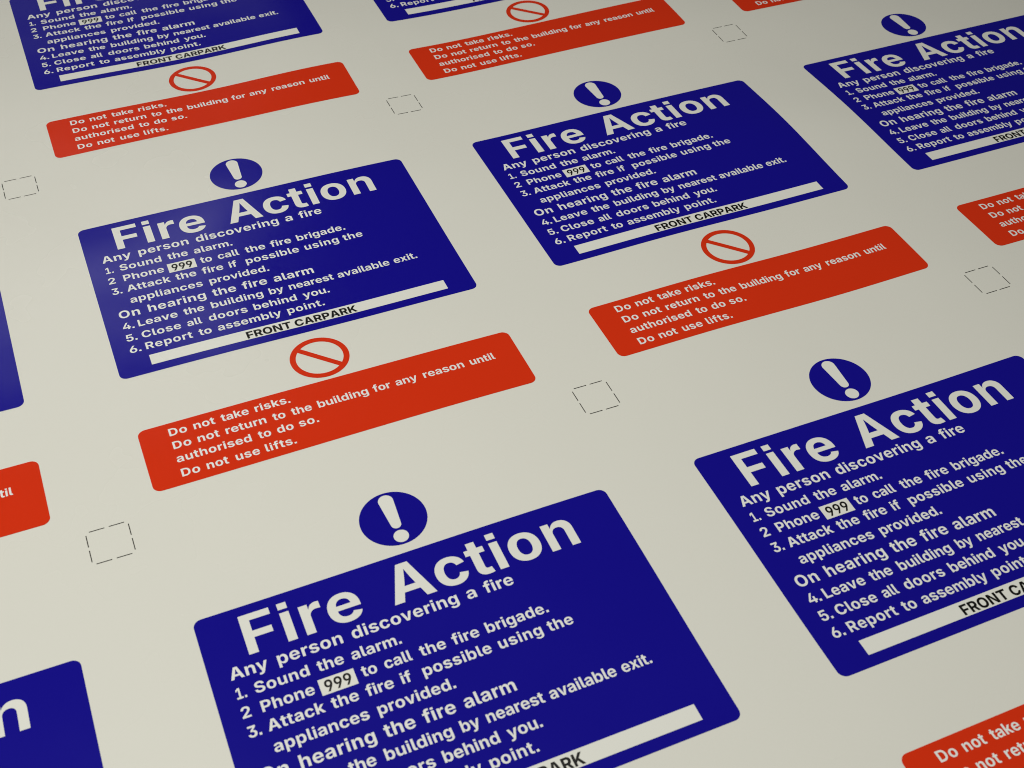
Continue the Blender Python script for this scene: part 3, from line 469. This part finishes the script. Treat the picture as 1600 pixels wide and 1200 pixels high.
def fire_action_sign(col, row, label):
    org = (col * PITCH_X, -row * PITCH_Y, 0.0)
    org = (org[0], org[1], height(org[0], org[1]))
    root = bpy.data.objects.new('fire_action_sign', None)
    COL.objects.link(root)
    root.empty_display_size = 0.02
    root.location = (org[0] * MM, org[1] * MM, org[2] * MM)
    root['label'] = label
    root['category'] = 'sign'
    root['group'] = 'fire action signs printed in rows on the sheet'

    # round blue symbol with the exclamation mark
    sh = Shape(); sh.rows(disc(100.4, 20.9, 16.1), 16)
    sym = sh.build('mandatory_symbol', BLUE, root, org, INK)
    sh = Shape()
    sh.rows(taper(100.4, 17.0, 2.45, 31.9, 3.65), 4)
    sh.rows(disc(100.4, 9.6, 3.6, 24), 4)
    sh.build('exclamation_mark', LETTER, sym, org, TOP)

    # blue panel
    sh = Shape(); sh.rows(rounded(0, 200, 0, -133.3, 3.9), 42)
    blue = sh.build('blue_panel', BLUE, root, org, INK)
    text_line('heading', HEADING, blue, org, LETTER, TOP)
    for ln in BLUE_LINES:
        text_line('text_line', ln, blue, org, BARE, TOP)
    sh = Shape(); sh.rows([(-57.25 + i * 8.0 / 4, 42.0, 57.8) for i in range(5)], 6)
    sh.build('number_box', LETTER, blue, org, TOP)
    text_line('phone_number', (56.25, 5.75, [('999', 44.15, 55.8)]), blue, org, BLACK, OVER, 'p')
    sh = Shape(); sh.rows([(-127.75 + i * 7.85 / 4, 17.4, 183.8) for i in range(5)], 34)
    sh.build('blank_strip', LETTER, blue, org, TOP)
    text_line('place_name', (127.0, 5.5, [('FRONT', 69.05, 93.6), ('CARPARK', 95.75, 130.85)]), blue, org, BLACK, OVER, 'p')

    # red ring with its slash
    sh = Shape()
    cx, cy, ro, ri = 100.4, -155.3, 15.8, 12.6
    n = 72
    V, F = [], []
    for i in range(n):
        t = 2 * math.pi * i / n
        V += [(cx + q * math.cos(t), cy + q * math.sin(t)) for q in (ri, ro)]
        a, b = 2 * i, 2 * ((i + 1) % n)
        F.append((a, a + 1, b + 1, b))
    sh.add(V, F)
    V, F = [], []
    for k in range(5):
        w = -1.55 + 3.1 * k / 4
        e = math.sqrt(ri * ri - w * w) - 0.01
        for i in range(9):
            u = -e + 2 * e * i / 8
            # along the 45 degree slash falling to the right
            V.append((cx + (u - w) * -0.70711 * -1, cy + (-u - w) * 0.70711))
    for k in range(4):
        for i in range(8):
            q = k * 9 + i
            F.append((q, q + 9, q + 10, q + 1))
    sh.add(V, F)
    sh.build('prohibition_symbol', RED, root, org, INK)

    # red panel
    sh = Shape(); sh.rows(rounded(0.2, 200.4, -173.2, -215.35, 4.0), 42)
    red = sh.build('red_panel', RED, root, org, INK)
    for ln in RED_LINES:
        text_line('text_line', ln, red, org, BARE, TOP)
    return root

SIGNS = [
    (0, 0, 'fire action sign wholly in view left of centre, pale sheen on its left side'),
    (1, 0, 'fire action sign wholly in view right of centre, right of the pale sheened one'),
    (0, 1, 'nearest fire action sign, bottom centre, largest whole heading, lowest blue lines cut off'),
    (1, 1, 'large fire action sign at lower right, its blue panel cut by the right edge'),
    (2, 0, 'fire action sign in the top right corner, only left part in view'),
    (-1, 0, 'fire action sign at the left edge, only right ends of blue and red panels showing'),
    (-1, 1, 'fire action sign in the bottom left corner showing only a blue corner with letter n'),
    (0, -1, 'fire action sign in the top left corner, its heading sliced by the top edge'),
    (1, -1, 'fire action sign at the top centre, its red panel whole, blue text cut off'),
    (2, -1, 'fire action sign at the top edge showing only a sliver of red panel corner'),
]
for c, r, lab in SIGNS:
    fire_action_sign(c, r, lab)

# ------------------------------------------------------------------ dashed square marks between the signs
def cut_mark(col, row, label):
    org = (col * PITCH_X + 223.57, -row * PITCH_Y - 237.1)
    org = (org[0], org[1], height(*org))
    h, w = 9.75, 0.23
    sh = Shape()
    for a, b in ((-8.1, -1.0), (1.0, 8.1)):
        for s in (-1, 1):
            sh.rows([(s * h - w, a, b), (s * h + w, a, b)], 3)
            sh.add([(s * h - w, a), (s * h + w, a), (s * h + w, b), (s * h - w, b)], [(0, 1, 2, 3)])
    o = sh.build('cut_mark', GREY, None, org, INK)
    o.location = (org[0] * MM, org[1] * MM, org[2] * MM)
    o['label'] = label
    o['category'] = 'cut mark'
    o['group'] = 'dashed square marks between the signs'

for c, r, lab in [
    (0, 0, 'thin dashed square mark in the middle of the sheet, between the two whole signs'),
    (1, 0, 'thin dashed square mark near the right edge, below the red panel cut by that edge'),
    (-1, 0, 'thin dashed square mark at lower left, beside a red panel end'),
    (0, -1, 'thin dashed square mark at the upper middle, between the two top whole red panels'),
    (1, -1, 'faint dashed square mark near the top edge, farthest, under the sliver of red'),
    (-1, -1, 'thin dashed square mark touching the left edge, below left of the top left sign'),
]:
    cut_mark(c, r, lab)
